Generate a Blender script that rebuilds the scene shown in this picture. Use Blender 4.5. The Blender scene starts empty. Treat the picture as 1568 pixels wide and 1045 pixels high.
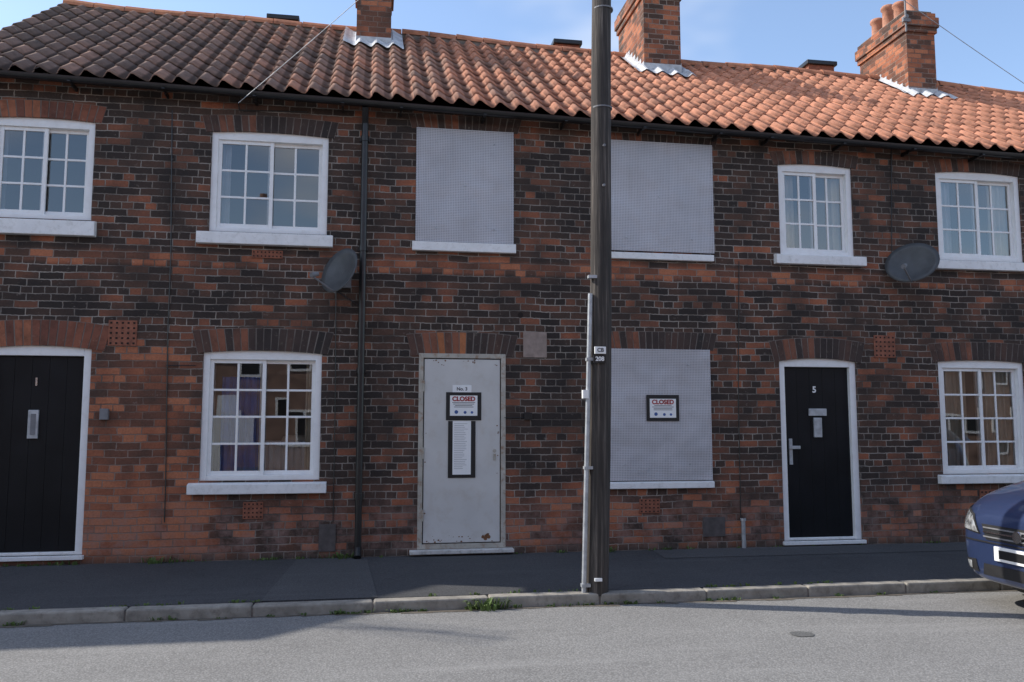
import bpy, bmesh, math, random
from mathutils import Vector, Matrix, Euler
random.seed(7)
R=math.radians
sc=bpy.context.scene
sc.view_settings.view_transform='Standard'; sc.view_settings.look='None'; sc.view_settings.exposure=0
# ---------------------------------------------------------------- camera
F=1300.0; YAW=9.4; PITCH=5.6
CAM=Vector((0,-9.1,1.37))
cd=bpy.data.cameras.new("camera"); cam=bpy.data.objects.new("camera",cd); sc.collection.objects.link(cam)
cd.sensor_width=36; cd.lens=F/1568*36; cd.clip_end=2000
cam.location=CAM; cam.rotation_euler=(R(90+PITCH),0,R(-YAW)); sc.camera=cam
RM=Euler((R(90+PITCH),0,R(-YAW))).to_matrix()
def ray(px,py): return RM@Vector(((px-784)/F,-(py-522.5)/F,-1))
def U(px,py,Y=0.0):      # survey: point on vertical plane y=Y
    d=ray(px,py); return CAM+d*((Y-CAM.y)/d.y)
def G(px,py,Z=0.0):
    d=ray(px,py); return CAM+d*((Z-CAM.z)/d.z)
def rect(x0,x1,y0,y1,Y=0):
    xm,ym=(x0+x1)/2,(y0+y1)/2
    return (U(x0,ym,Y).x,U(x1,ym,Y).x,U(xm,y1,Y).z,U(xm,y0,Y).z)  # xa,xb,z0,z1
# ---------------------------------------------------------------- helpers
def link(o,parent=None):
    sc.collection.objects.link(o)
    if parent: o.parent=parent
    return o
def empty(name,loc=(0,0,0)):
    o=bpy.data.objects.new(name,None); o.location=loc; o.empty_display_size=.2; return link(o)
class MB:
    def __init__(s): s.v=[];s.f=[];s.m=[]
    def quad(s,a,b,c,d,m=0):
        n=len(s.v); s.v+=[a,b,c,d]; s.f.append((n,n+1,n+2,n+3)); s.m.append(m)
    def poly(s,pts,m=0):
        n=len(s.v); s.v+=list(pts); s.f.append(tuple(range(n,n+len(pts)))); s.m.append(m)
    def box(s,x0,x1,y0,y1,z0,z1,m=0):
        n=len(s.v)
        s.v+=[(x0,y0,z0),(x1,y0,z0),(x1,y1,z0),(x0,y1,z0),(x0,y0,z1),(x1,y0,z1),(x1,y1,z1),(x0,y1,z1)]
        for q in ((0,3,2,1),(4,5,6,7),(0,1,5,4),(1,2,6,5),(2,3,7,6),(3,0,4,7)):
            s.f.append(tuple(n+i for i in q)); s.m.append(m)
    def prism(s,pts,y0,y1,m=0):
        n=len(s.v);k=len(pts)
        s.v+=[(p[0],y0,p[1]) for p in pts]+[(p[0],y1,p[1]) for p in pts]
        s.f.append(tuple(range(n,n+k))); s.m.append(m)
        s.f.append(tuple(range(n+2*k-1,n+k-1,-1))); s.m.append(m)
        for i in range(k):
            j=(i+1)%k; s.f.append((n+i,n+k+i,n+k+j,n+j)); s.m.append(m)
    def tube(s,p0,p1,r0,r1=None,seg=12,m=0,cap=True):
        if r1 is None:r1=r0
        p0=Vector(p0);p1=Vector(p1);a=(p1-p0).normalized()
        t=Vector((0,0,1)) if abs(a.z)<.9 else Vector((1,0,0))
        u=a.cross(t).normalized();w=a.cross(u)
        n=len(s.v)
        for p,r in((p0,r0),(p1,r1)):
            for i in range(seg):
                g=2*math.pi*i/seg; s.v.append(tuple(p+u*math.cos(g)*r+w*math.sin(g)*r))
        for i in range(seg):
            j=(i+1)%seg; s.f.append((n+i,n+j,n+seg+j,n+seg+i)); s.m.append(m)
        if cap:
            s.f.append(tuple(n+seg-1-i for i in range(seg))); s.m.append(m)
            s.f.append(tuple(n+seg+i for i in range(seg))); s.m.append(m)
    def obj(s,name,mats,parent=None,smooth=False,bevel=0):
        me=bpy.data.meshes.new(name); me.from_pydata([tuple(v) for v in s.v],[],s.f)
        if not isinstance(mats,(list,tuple)): mats=[mats]
        for m in mats: me.materials.append(m)
        for i,p in enumerate(me.polygons): p.material_index=s.m[i]; p.use_smooth=smooth
        me.update()
        o=link(bpy.data.objects.new(name,me),parent)
        if bevel:
            b=o.modifiers.new("b",'BEVEL'); b.width=bevel; b.segments=2; b.limit_method='ANGLE'
        return o
# ---------------------------------------------------------------- materials
def nt(name):
    m=bpy.data.materials.new(name); m.use_nodes=True; t=m.node_tree
    b=t.nodes['Principled BSDF']; return m,t,b
class N:
    def __init__(s,t): s.t=t
    def __call__(s,ty,ins=None,**kw):
        n=s.t.nodes.new(ty)
        for k,v in kw.items(): setattr(n,k,v)
        if ins:
            for k,v in ins.items():
                if isinstance(v,bpy.types.NodeSocket): s.t.links.new(v,n.inputs[k])
                else: n.inputs[k].default_value=v
        return n
    def math(s,op,a,b=0.0,c=None):
        d={0:a,1:b}
        if c is not None: d[2]=c
        return s('ShaderNodeMath',d,operation=op).outputs[0]
    def noise(s,vec,scale,detail=4,rough=.55):
        return s('ShaderNodeTexNoise',{'Vector':vec,'Scale':scale,'Detail':min(detail,4),'Roughness':rough}).outputs[0]
    def mr(s,v,a,b,c=0,d=1,smooth=False):
        n=s('ShaderNodeMapRange',{0:v,1:a,2:b,3:c,4:d}); 
        if smooth:n.interpolation_type='SMOOTHSTEP'
        return n.outputs[0]
    def ramp(s,fac,stops,interp='LINEAR'):
        n=s('ShaderNodeValToRGB',{0:fac}); e=n.color_ramp.elements; n.color_ramp.interpolation=interp
        while len(e)>1:e.remove(e[-1])
        e[0].position=stops[0][0];e[0].color=(*stops[0][1],1)
        for p,c in stops[1:]:
            x=e.new(p);x.color=(*c,1)
        return n.outputs[0]
    def mix(s,f,a,b,bt='MIX'):
        n=s.t.nodes.new('ShaderNodeMix'); n.data_type='RGBA'; n.blend_type=bt
        for k,v in ((0,f),(6,a),(7,b)):
            if isinstance(v,bpy.types.NodeSocket): s.t.links.new(v,n.inputs[k])
            else: n.inputs[k].default_value=v if k==0 else (*v[:3],1)
        return n.outputs[2]
    def bump(s,h,st,dist,b):
        n=s('ShaderNodeBump',{'Height':h,'Strength':st,'Distance':dist}); s.t.links.new(n.outputs[0],b.inputs['Normal'])
def simple(name,col,rough=.6,var=.25,scale=8,bump=.0,metal=0,dirt=None,dirtamt=.0,coat=0,spec=.5,fine=60):
    m,t,b=nt(name);n=N(t)
    P=n('ShaderNodeNewGeometry').outputs['Position']
    a=n.noise(P,scale,3); c2=tuple(max(0,c*(1-var)) for c in col); c1=tuple(min(1,c*(1+var*.6)) for c in col)
    c=n.mix(n.mr(a,.3,.7),c2,c1)
    if dirt:
        d=n.mr(n.noise(P,scale*2.3,6,.7),.5,.72); c=n.mix(n.math('MULTIPLY',d,dirtamt),c,dirt)
    t.links.new(c,b.inputs['Base Color']); b.inputs['Roughness'].default_value=rough; b.inputs['Metallic'].default_value=metal
    b.inputs['Coat Weight'].default_value=coat; b.inputs['Specular IOR Level'].default_value=spec
    if bump: n.bump(n.noise(P,fine,2),bump,.004,b)
    return m
def brick_mat(name,base=0.0,zones=True):
    m,t,b=nt(name);n=N(t)
    g=n('ShaderNodeNewGeometry'); P=g.outputs['Position']
    sp=n('ShaderNodeSeparateXYZ',{0:P}); sn=n('ShaderNodeSeparateXYZ',{0:g.outputs['True Normal']})
    sx=n.math('GREATER_THAN',n.math('ABSOLUTE',sn.outputs[0]),.5)
    u=n.math('ADD',n.math('MULTIPLY',sp.outputs[0],n.math('SUBTRACT',1.0,sx)),n.math('MULTIPLY',sp.outputs[1],sx))
    wa=n('ShaderNodeTexNoise',{'Vector':P,'Scale':1.1,'Detail':5.0,'Roughness':.62}).outputs[0]
    wb=n('ShaderNodeTexNoise',{'Vector':P,'Scale':30.0,'Detail':1.0,'Roughness':.5}).outputs[0]
    ww=n.math('ADD',n.math('MULTIPLY',n.math('SUBTRACT',wa,.5),.055),n.math('MULTIPLY',n.math('SUBTRACT',wb,.5),.012))
    v=n('ShaderNodeCombineXYZ',{0:n.math('ADD',u,ww),1:n.math('ADD',sp.outputs[2],ww),2:0.0}).outputs[0]
    bk=n('ShaderNodeTexBrick',{'Vector':v,'Color1':(0,0,0,1),'Color2':(1,1,1,1),'Mortar':(.5,.5,.5,1),'Scale':1.0,'Mortar Size':.0062,'Mortar Smooth':.4,'Brick Width':.228,'Row Height':.0745})
    bk.offset=.5;bk.offset_frequency=2;bk.squash=.5;bk.squash_frequency=4
    col=n('ShaderNodeSeparateColor',{0:bk.outputs['Color']}).outputs[0]
    fac=bk.outputs['Fac']
    big=n.noise(P,.8,2); med=n.noise(P,3.2,2)
    tt=n.math('ADD',n.math('MULTIPLY',n.math('POWER',col,1.45),.70),n.math('MULTIPLY',n.math('SUBTRACT',big,.5),.8))
    tt=n.math('ADD',tt,n.math('MULTIPLY',n.math('SUBTRACT',med,.5),.55))
    tt=n.math('ADD',tt,base+.03)
    if zones:
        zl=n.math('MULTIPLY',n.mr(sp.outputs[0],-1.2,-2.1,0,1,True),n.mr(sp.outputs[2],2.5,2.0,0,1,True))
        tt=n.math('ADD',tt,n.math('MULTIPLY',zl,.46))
        lo=n.mr(sp.outputs[2],.95,.3,0,.30,True); tt=n.math('ADD',tt,lo)
        bd=n.math('MULTIPLY',n.mr(sp.outputs[2],2.97,3.02),n.mr(sp.outputs[2],3.17,3.12)); tt=n.math('ADD',tt,n.math('MULTIPLY',bd,.34))
        r5=n.math('MULTIPLY',n.mr(sp.outputs[0],5.6,6.6),n.mr(sp.outputs[2],2.4,2.0)); tt=n.math('ADD',tt,n.math('MULTIPLY',r5,.14))
    c=n.ramp(tt,[(0,(.042,.034,.031)),(.26,(.072,.050,.041)),(.44,(.118,.066,.048)),(.62,(.20,.088,.057)),(.8,(.35,.125,.068)),(1,(.50,.19,.10))])
    fine=n.noise(P,45,3,.7)
    c=n.mix(n.mr(fine,.35,.75,0,.6),c,n.mix(.6,c,(.014,.011,.010)))
    sp_=n.mr(n.noise(P,13,4,.75),.61,.76,0,.6); c=n.mix(sp_,c,(.36,.30,.26))
    if zones:
        sb=n.math('MULTIPLY',n.mr(sp.outputs[2],.8,.25,0,1,True),n.mr(n.noise(P,6,4,.7),.42,.64,0,.6)); c=n.mix(sb,c,(.32,.205,.175))
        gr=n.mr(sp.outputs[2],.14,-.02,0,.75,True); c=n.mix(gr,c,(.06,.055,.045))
    mo=n.mix(n.mr(n.math('ADD',n.math('MULTIPLY',wa,.6),n.math('MULTIPLY',med,.4)),.42,.58),(.11,.093,.08),(.38,.335,.29))
    mo=n.mix(n.mr(tt,.5,.85,0,.65),mo,(.22,.13,.095))
    c=n.mix(n.math('MULTIPLY',fac,.92),c,mo)
    t.links.new(c,b.inputs['Base Color']); b.inputs['Roughness'].default_value=.9; b.inputs['Specular IOR Level'].default_value=.25
    h=n.math('ADD',n.math('MULTIPLY',n.math('SUBTRACT',1.0,fac),1.0),n.math('MULTIPLY',fine,.6))
    h=n.math('ADD',h,n.math('MULTIPLY',col,.35))
    n.bump(h,.8,.011,b)
    return m
X_L=U(100,12,3.0).x; TW=.222
def island_mat(name,stops,rough=.85,dark=(.02,.018,.015),darkamt=.5,dscale=6,grad=None,lich=0,wz=.5):
    m,t,b=nt(name);n=N(t); g=n('ShaderNodeNewGeometry'); P=g.outputs['Position']
    r=g.outputs['Random Per Island']
    if grad:
        sx=n('ShaderNodeSeparateXYZ',{0:P}).outputs[0]; gx=n.mr(sx,*grad); r=n.math('ADD',n.math('MULTIPLY',r,.36),gx)
    r=n.math('ADD',r,n.math('MULTIPLY',n.math('SUBTRACT',n.noise(P,1.2,3),.5),wz))
    c=n.ramp(r,stops)
    c=n.mix(n.mr(n.noise(P,dscale,6,.7),.45,.7,0,darkamt),c,dark)
    if lich:
        f=n.mr(n.noise(P,22,4,.7),.6,.72,0,lich); c=n.mix(f,c,(.42,.38,.30))
    if grad: # trough shade painted into the tile colour, plus some moss and grime
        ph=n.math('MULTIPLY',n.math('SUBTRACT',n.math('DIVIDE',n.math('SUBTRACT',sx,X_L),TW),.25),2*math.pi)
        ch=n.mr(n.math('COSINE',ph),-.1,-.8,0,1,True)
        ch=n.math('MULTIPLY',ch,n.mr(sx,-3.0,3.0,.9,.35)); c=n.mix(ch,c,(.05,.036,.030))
    t.links.new(c,b.inputs['Base Color']); b.inputs['Roughness'].default_value=rough; b.inputs['Specular IOR Level'].default_value=.3
    n.bump(n.noise(P,70,2),.4,.004,b); return m
M={}
M['brick']=brick_mat("old_brick")
M['brick_ch']=brick_mat("chimney_brick",.38,False)
M['brick_op']=simple("red_brickwork",(.27,.17,.13),.9,.4,3)
M['arch']=island_mat("arch_brick",[(0,(.040,.033,.031)),(.4,(.072,.049,.042)),(.75,(.13,.066,.048)),(1,(.27,.105,.062))],dark=(.02,.018,.016),lich=.3)
M['arch_red']=island_mat("red_arch_brick",[(0,(.14,.06,.045)),(.5,(.26,.095,.058)),(1,(.40,.15,.08))],darkamt=.6,lich=.3)
M['orange']=island_mat("orange_brick",[(0,(.38,.14,.06)),(1,(.52,.2,.09))],darkamt=.4)
M['mortar']=simple("mortar",(.22,.19,.165),.95,.4,12,.3)
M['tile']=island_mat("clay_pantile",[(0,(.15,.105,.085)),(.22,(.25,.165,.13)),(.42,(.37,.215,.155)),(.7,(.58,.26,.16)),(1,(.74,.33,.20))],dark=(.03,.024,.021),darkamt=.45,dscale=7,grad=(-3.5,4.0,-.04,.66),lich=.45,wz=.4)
M['ridge']=island_mat("ridge_tile",[(0,(.40,.17,.10)),(1,(.56,.23,.12))],darkamt=.5)
M['white']=simple("white_paint",(.87,.87,.86),.45,.04,5,.05,dirt=(.5,.47,.42),dirtamt=.18)
M['sill']=simple("painted_sill",(.84,.84,.83),.55,.07,7,.15,dirt=(.35,.32,.27),dirtamt=.3)
M['step']=simple("painted_step",(.62,.61,.58),.7,.15,7,.2,dirt=(.2,.18,.15),dirtamt=.6)
M['black']=simple("black_plastic",(.016,.016,.017),.35,.3,10)
M['blackdoor']=simple("black_door_paint",(.008,.009,.011),.42,.3,3,.05,spec=.25)
M['greydoor']=simple("steel_door_paint",(.62,.61,.585),.5,.08,2.5,.08,dirt=(.44,.36,.27),dirtamt=.3)
M['rust']=simple("rusty_steel",(.46,.43,.37),.7,.2,6,.2,dirt=(.26,.13,.06),dirtamt=.85)
M['rustspot']=simple("rust_patch",(.20,.09,.04),.85,.4,40,.3)
M['lead']=simple("lead_flashing",(.55,.56,.58),.6,.3,9,.3,dirt=(.22,.22,.22),dirtamt=.5)
M['room']=simple("room_plaster",(.22,.205,.19),.9,.2,1)
M['curtain']=simple("curtain_cloth",(.78,.71,.59),.9,.15,3)
M['curtain2']=simple("net_curtain_cloth",(.68,.68,.70),.9,.15,3)
M['bluecloth']=simple("blue_cloth",(.03,.17,.60),.9,.2,3)
M['chrome']=simple("chrome",(.7,.7,.7),.25,.1,5,metal=1)
M['terra']=simple("terracotta",(.30,.11,.065),.85,.3,15,.3,dirt=(.05,.03,.02),dirtamt=.5)
M['darkhole']=simple("vent_hole",(.02,.012,.01),.95)
M['cement']=simple("cement_render",(.32,.25,.215),.9,.25,14,.4)
M['greybox']=simple("grey_plastic",(.20,.20,.21),.6,.2,10)
M['cover']=simple("painted_brick_cover",(.10,.085,.08),.8,.3,14,.3)
M['steel']=simple("galvanised_steel",(.46,.48,.50),.5,.25,14,.1,metal=.4)
M['paper']=simple("paper",(.86,.86,.85),.6,.03,5)
M['signblack']=simple("sign_black",(.012,.012,.013),.5)
M['signred']=simple("sign_red",(.36,.012,.012),.5)
M['signblue']=simple("sign_blue",(.05,.12,.35),.5)
M['ink']=simple("print_ink",(.10,.10,.11),.6)
M['dish']=simple("dish_metal",(.07,.075,.08),.5,.2,10,metal=.1)
M['pot']=simple("chimney_pot_clay",(.52,.24,.15),.8,.25,8,.2,dirt=(.05,.04,.035),dirtamt=.5)
def perf():
    m,t,b=nt("perforated_steel");n=N(t);P=n('ShaderNodeNewGeometry').outputs['Position'];s=n('ShaderNodeSeparateXYZ',{0:P})
    k=2*math.pi/.026
    a=n.math('MULTIPLY',n.math('SINE',n.math('MULTIPLY',n.math('ADD',s.outputs[0],s.outputs[2]),k*.7071)),n.math('SINE',n.math('MULTIPLY',n.math('SUBTRACT',s.outputs[0],s.outputs[2]),k*.7071)))
    d=n.mr(a,.15,.5)
    base=n.mix(n.mr(n.noise(P,2.2,4),.3,.7),(.50,.495,.515),(.60,.595,.62))
    base=n.mix(n.mr(n.noise(P,9,6,.75),.62,.76,0,.3),base,(.30,.28,.27))
    st=n('ShaderNodeMapping',{'Vector':P,'Scale':(14,1,.8)}).outputs[0]
    base=n.mix(n.mr(n.noise(st,1.0,3),.55,.75,0,.22),base,(.33,.31,.30))
    c=n.mix(n.math('MULTIPLY',d,.7),base,(.13,.125,.14))
    t.links.new(c,b.inputs['Base Color']);b.inputs['Roughness'].default_value=.5;b.inputs['Metallic'].default_value=.1
    n.bump(n.math('ADD',n.math('MULTIPLY',n.noise(P,1.6,2),6.0),n.math('MULTIPLY',d,-.1)),.6,.025,b); return m
M['perf']=perf()
def glass():
    m,t,b=nt("window_glass");n=N(t);out=t.nodes['Material Output']
    P=n('ShaderNodeNewGeometry').outputs['Position']
    bp=n('ShaderNodeBump',{'Height':n.noise(P,2.2,1),'Strength':.10,'Distance':.005})
    gl=n('ShaderNodeBsdfGlossy',{'Color':(1,1,1,1),'Roughness':.0,'Normal':bp.outputs[0]}); tr=n('ShaderNodeBsdfTransparent',{'Color':(.86,.89,.89,1)})
    fr=n('ShaderNodeFresnel',{'IOR':1.7,'Normal':bp.outputs[0]})
    mx=n('ShaderNodeMixShader',{0:n.math('MULTIPLY',fr.outputs[0],2.3),1:tr.outputs[0],2:gl.outputs[0]}); t.links.new(mx.outputs[0],out.inputs[0]); return m
M['glass']=glass()
def asphalt(name,c1,c2,patch=0,stone=.5):
    m,t,b=nt(name);n=N(t);P=n('ShaderNodeNewGeometry').outputs['Position']
    c=n.mix(n.mr(n.noise(P,.8,4,.6),.3,.7),c1,c2)
    f=n.noise(P,110,2,.7); c=n.mix(n.mr(f,.45,.7,0,stone),c,tuple(min(1,x*1.9) for x in c2)); 
    v=n('ShaderNodeTexVoronoi',{'Vector':P,'Scale':70.0}).outputs[0]; c=n.mix(n.mr(v,.35,.6,0,.4),c,tuple(x*.45 for x in c1))
    c=n.mix(n.mr(n.noise(P,2.7,4,.75),.58,.75,0,.3),c,tuple(x*.55 for x in c1))
    sx=n('ShaderNodeMapping',{'Vector':P,'Scale':(.35,3.5,1)}).outputs[0]
    c=n.mix(n.mr(n.noise(sx,1.0,3),.55,.75,0,.3),c,tuple(x*1.35 for x in c2))
    if patch:
        vc=n('ShaderNodeTexVoronoi',{'Vector':n('ShaderNodeVectorMath',{0:P,1:n('ShaderNodeTexNoise',{'Vector':P,'Scale':3.0}).outputs[1]}).outputs[0],'Scale':.55},feature='DISTANCE_TO_EDGE').outputs[0]
        c=n.mix(n.mr(vc,.0,.006,.5*patch,0),c,tuple(x*.3 for x in c1))
    t.links.new(c,b.inputs['Base Color']);b.inputs['Roughness'].default_value=.9;b.inputs['Specular IOR Level'].default_value=.25
    n.bump(n.math('ADD',f,v),.4,.005,b); return m
M['road']=asphalt("road_asphalt",(.205,.20,.192),(.25,.245,.235),.3)
M['pave']=asphalt("pavement_asphalt",(.062,.063,.066),(.088,.088,.091),.8,.35)
M['pave2']=asphalt("patched_asphalt",(.080,.080,.082),(.104,.104,.106),0,.35)
M['roadpatch']=asphalt("dark_road_patch",(.11,.11,.108),(.14,.14,.135),0,.35)
M['kerb']=simple("kerb_concrete",(.31,.285,.245),.9,.3,7,.4,dirt=(.12,.10,.08),dirtamt=.6)
M['ground']=simple("earth_ground",(.12,.12,.08),.95,.4,.5)
M['leaf']=simple("weed_leaf",(.095,.15,.035),.7,.4,9)
def wood():
    m,t,b=nt("weathered_pole_wood");n=N(t);P=n('ShaderNodeNewGeometry').outputs['Position']
    s=n('ShaderNodeMapping',{'Vector':P,'Scale':(28,28,.9)}).outputs[0]
    a=n.noise(s,1.5,4,.7); c=n.ramp(a,[(.25,(.015,.013,.011)),(.5,(.05,.042,.037)),(.62,(.11,.093,.08)),(.75,(.26,.225,.19))])
    c=n.mix(n.mr(n.noise(P,2,3),.45,.65,0,.5),c,(.03,.026,.024))
    t.links.new(c,b.inputs['Base Color']);b.inputs['Roughness'].default_value=.85; n.bump(a,.7,.012,b); return m
M['wood']=wood()
# ---------------------------------------------------------------- builders
def window(parent,r,rows,cols=2,curt=None,name="window"):
    xa,xb,z0,z1=r
    fr=MB();c=.065
    fr.box(xa,xa+c,.022,.12,z0,z1); fr.box(xb-c,xb,.022,.12,z0,z1)
    fr.box(xa+c,xb-c,.024,.12,z1-c-.03,z1); fr.box(xa+c,xb-c,.024,.12,z0,z0+c*.8)
    xm=(xa+xb)/2; iz0=z0+c*.8; iz1=z1-c-.03
    gl=MB()
    for k,(s0,s1,yy) in enumerate(((xa+c,xm+.03,.045),(xm-.03,xb-c,.078))):
        st=.038
        fr.box(s0,s0+st,yy,yy+.03,iz0,iz1); fr.box(s1-st,s1,yy,yy+.03,iz0,iz1)
        fr.box(s0+st,s1-st,yy+.002,yy+.03,iz1-st,iz1); fr.box(s0+st,s1-st,yy+.002,yy+.03,iz0,iz0+st*1.15)
        gx0,gx1,gz0,gz1=s0+st,s1-st,iz0+st*1.15,iz1-st
        b=.011
        for i in range(1,cols):
            x=gx0+(gx1-gx0)*i/cols; fr.box(x-b,x+b,yy+.005,yy+.026,gz0,gz1)
        for j in range(1,rows):
            z=gz0+(gz1-gz0)*j/rows; fr.box(gx0,gx1,yy+.007,yy+.024,z-b,z+b)
        for i in range(cols):
            for j in range(rows):
                xs=gx0+(gx1-gx0)*i/cols; xe=gx0+(gx1-gx0)*(i+1)/cols
                zs=gz0+(gz1-gz0)*j/rows; ze=gz0+(gz1-gz0)*(j+1)/rows
                t1=random.uniform(-.0020,.0020);t2=random.uniform(-.0020,.0020);y=yy+.016
                gl.quad((xs,y-t1-t2,zs),(xe,y+t1-t2,zs),(xe,y+t1+t2,ze),(xs,y-t1+t2,ze))
    fr.obj(name+"_frame",M['white'],parent,bevel=.003)
    gl.obj(name+"_glass",M['glass'],parent)
    rm=MB();D=1.9;e=.25;a0,a1,b0,b1=xa-e,xb+e,z0-.35,z1+.15
    rm.quad((a0,D,b0),(a1,D,b0),(a1,D,b1),(a0,D,b1)); rm.quad((a0,.13,b0),(a0,D,b0),(a0,D,b1),(a0,.13,b1)); rm.quad((a1,.13,b0),(a1,D,b0),(a1,D,b1),(a1,.13,b1))
    rm.quad((a0,.13,b0),(a1,.13,b0),(a1,D,b0),(a0,D,b0)); rm.quad((a0,.13,b1),(a1,.13,b1),(a1,D,b1),(a0,D,b1))
    rm.obj(name+"_room",M['room'],parent)
    for cu_ in (curt or []):
        c0,c1,mt=cu_[:3]; zt=z1 if len(cu_)<4 else z0+(z1-z0)*cu_[3]
        x0=xa+(xb-xa)*c0; x1=xa+(xb-xa)*c1; cu=MB(); K=max(8,int((x1-x0)/.012))
        for k in range(K):
            def P(i): xx=x0+(x1-x0)*i/K; return xx, .17+.022*math.sin(xx*75)+.010*math.sin(xx*170)
            p,q=P(k),P(k+1)
            cu.quad((p[0],p[1],z0+.02),(q[0],q[1],z0+.02),(q[0],q[1],zt),(p[0],p[1],zt))
        cu.obj(name+"_curtain",M[mt],parent,smooth=True)
def sill(parent,r,d=.075,name="sill",mat='sill'):
    xa,xb,z0,z1=r; s=MB()
    s.v=[(xa,-d,z0),(xb,-d,z0),(xb,.03,z0),(xa,.03,z0),(xa,-d,z1-.018),(xb,-d,z1-.018),(xb,.03,z1),(xa,.03,z1)]
    for q in ((0,3,2,1),(4,5,6,7),(0,1,5,4),(1,2,6,5),(2,3,7,6),(3,0,4,7)): s.f.append(q);s.m.append(0)
    s.obj(name,M[mat],parent,bevel=.006)
def arch(parent,r,h=.2,camber=.04,mat='arch',orange=(),name="arch",over=.06):
    xa,xb,z0,z1=r; xa-=over;xb+=over; w=xb-xa; n=max(6,int(round(w/.074))); a=MB(); bk=MB()
    cx=(xa+xb)/2
    def low(x): q=(x-cx)/(w/2); return z1-camber*q*q
    flare=.10*h/.2
    for i in range(n):
        t0,t1=i/n,(i+1)/n; x0=xa+w*t0;x1=xa+w*t1
        X0=x0+(t0-.5)*2*flare*.5; X1=x1+(t1-.5)*2*flare*.5
        def jj(): return random.uniform(.003,.008)
        j=random.uniform(-.003,.002)
        a.prism([(x0+jj(),low(x0)),(x1-jj(),low(x1)),(X1-jj(),low(x1)+h-jj()),(X0+jj(),low(x0)+h-jj())],-.005+j,.018,1 if i in orange else 0)
    pts=[(xa+w*i/12,low(xa+w*i/12)+.003) for i in range(13)]+[(xa+w*i/12+(i/12-.5)*flare,low(xa+w*i/12)+h) for i in range(12,-1,-1)]
    bk.prism(pts,-.0015,.016)
    a.obj(name+"_bricks",[M[mat],M['orange']],parent); bk.obj(name+"_mortar",M['mortar'],parent)
def wallface(parent,xs0,xs1,zb,zt,openings,y=0,depth=.13,mat='brick'):
    ops=[o for o in openings]
    X=sorted(set([xs0,xs1]+[v for o in ops for v in (o[0],o[1]) if xs0<v<xs1])); Z=sorted(set([zb,zt]+[v for o in ops for v in (o[2],o[3]) if zb<v<zt]))
    w=MB()
    for i in range(len(X)-1):
        for j in range(len(Z)-1):
            cx=(X[i]+X[i+1])/2;cz=(Z[j]+Z[j+1])/2
            if any(o[0]<cx<o[1] and o[2]<cz<o[3] for o in ops): continue
            w.quad((X[i],y,Z[j]),(X[i+1],y,Z[j]),(X[i+1],y,Z[j+1]),(X[i],y,Z[j+1]))
    for o in ops:
        a,b,c,d=o; Y=y+depth
        w.quad((a,y,c),(a,Y,c),(a,Y,d),(a,y,d)); w.quad((b,y,d),(b,Y,d),(b,Y,c),(b,y,c))
        w.quad((a,y,d),(a,Y,d),(b,Y,d),(b,y,d)); w.quad((a,Y,c),(a,y,c),(b,y,c),(b,Y,c))
    w.obj("front_wall",M[mat],parent)
AMP=.072; EZ=4.80; EY=-.20; RY=3.0; TILT=-.0215
def tz(x): return TILT*(x-1.0)
RZ=U(784,74,RY).z
SL=math.hypot(RY-EY,RZ-EZ); SA=math.atan2(RZ-EZ,RY-EY)
def prof(u): 
    return AMP*(0.5+0.5*math.cos(2*math.pi*(u-.25)+.5*math.sin(2*math.pi*u)))**1.2
def roofpt(x,s,h,back=False):
    y=EY+s*math.cos(SA)-h*math.sin(SA); z=EZ+s*math.sin(SA)+h*math.cos(SA)+tz(x)
    if back: y=2*RY-y
    return (x,y,z)
def sag(x): return .018*math.sin(x*.9+1)+.012*math.sin(x*2.3)
NR=12
def tiles(parent,x0,x1,back=False):
    a=MB(); G_=SL/NR; n0=int(round((x0-X_L)/TW)); n1=int(round((x1-X_L)/TW))
    for j in range(NR):
        for i in range(n0,n1):
            xs=X_L+i*TW; s0=j*G_-.03+random.uniform(-.008,.008); s1=(j+1)*G_+.05
            dh=random.uniform(0,.006); tl=random.uniform(-.004,.004); K=8; n=len(a.v)
            if j==0: s0-=.02
            for k in range(K+1):
                u=k/K; x=xs+u*TW*1.02; h=prof(u)+sag(x)*0.6+tl*u
                a.v.append(roofpt(x,s0,h+.026+dh-.014,back)); a.v.append(roofpt(x,s0,h+.026+dh,back)); a.v.append(roofpt(x,s1,h+.004,back))
            for k in range(K):
                p=n+3*k;q=p+3
                a.f+= [(p,q,q+1,p+1),(p+1,q+1,q+2,p+2)]; a.m+=[0,0]
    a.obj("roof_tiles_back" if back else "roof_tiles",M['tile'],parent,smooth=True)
    under=MB(); 
    under.quad(roofpt(x0,-.01,-.012,back),roofpt(x1,-.01,-.012,back),roofpt(x1,SL,-.012,back),roofpt(x0,SL,-.012,back)); under.obj("roof_underlay",M['black'],parent)
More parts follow.
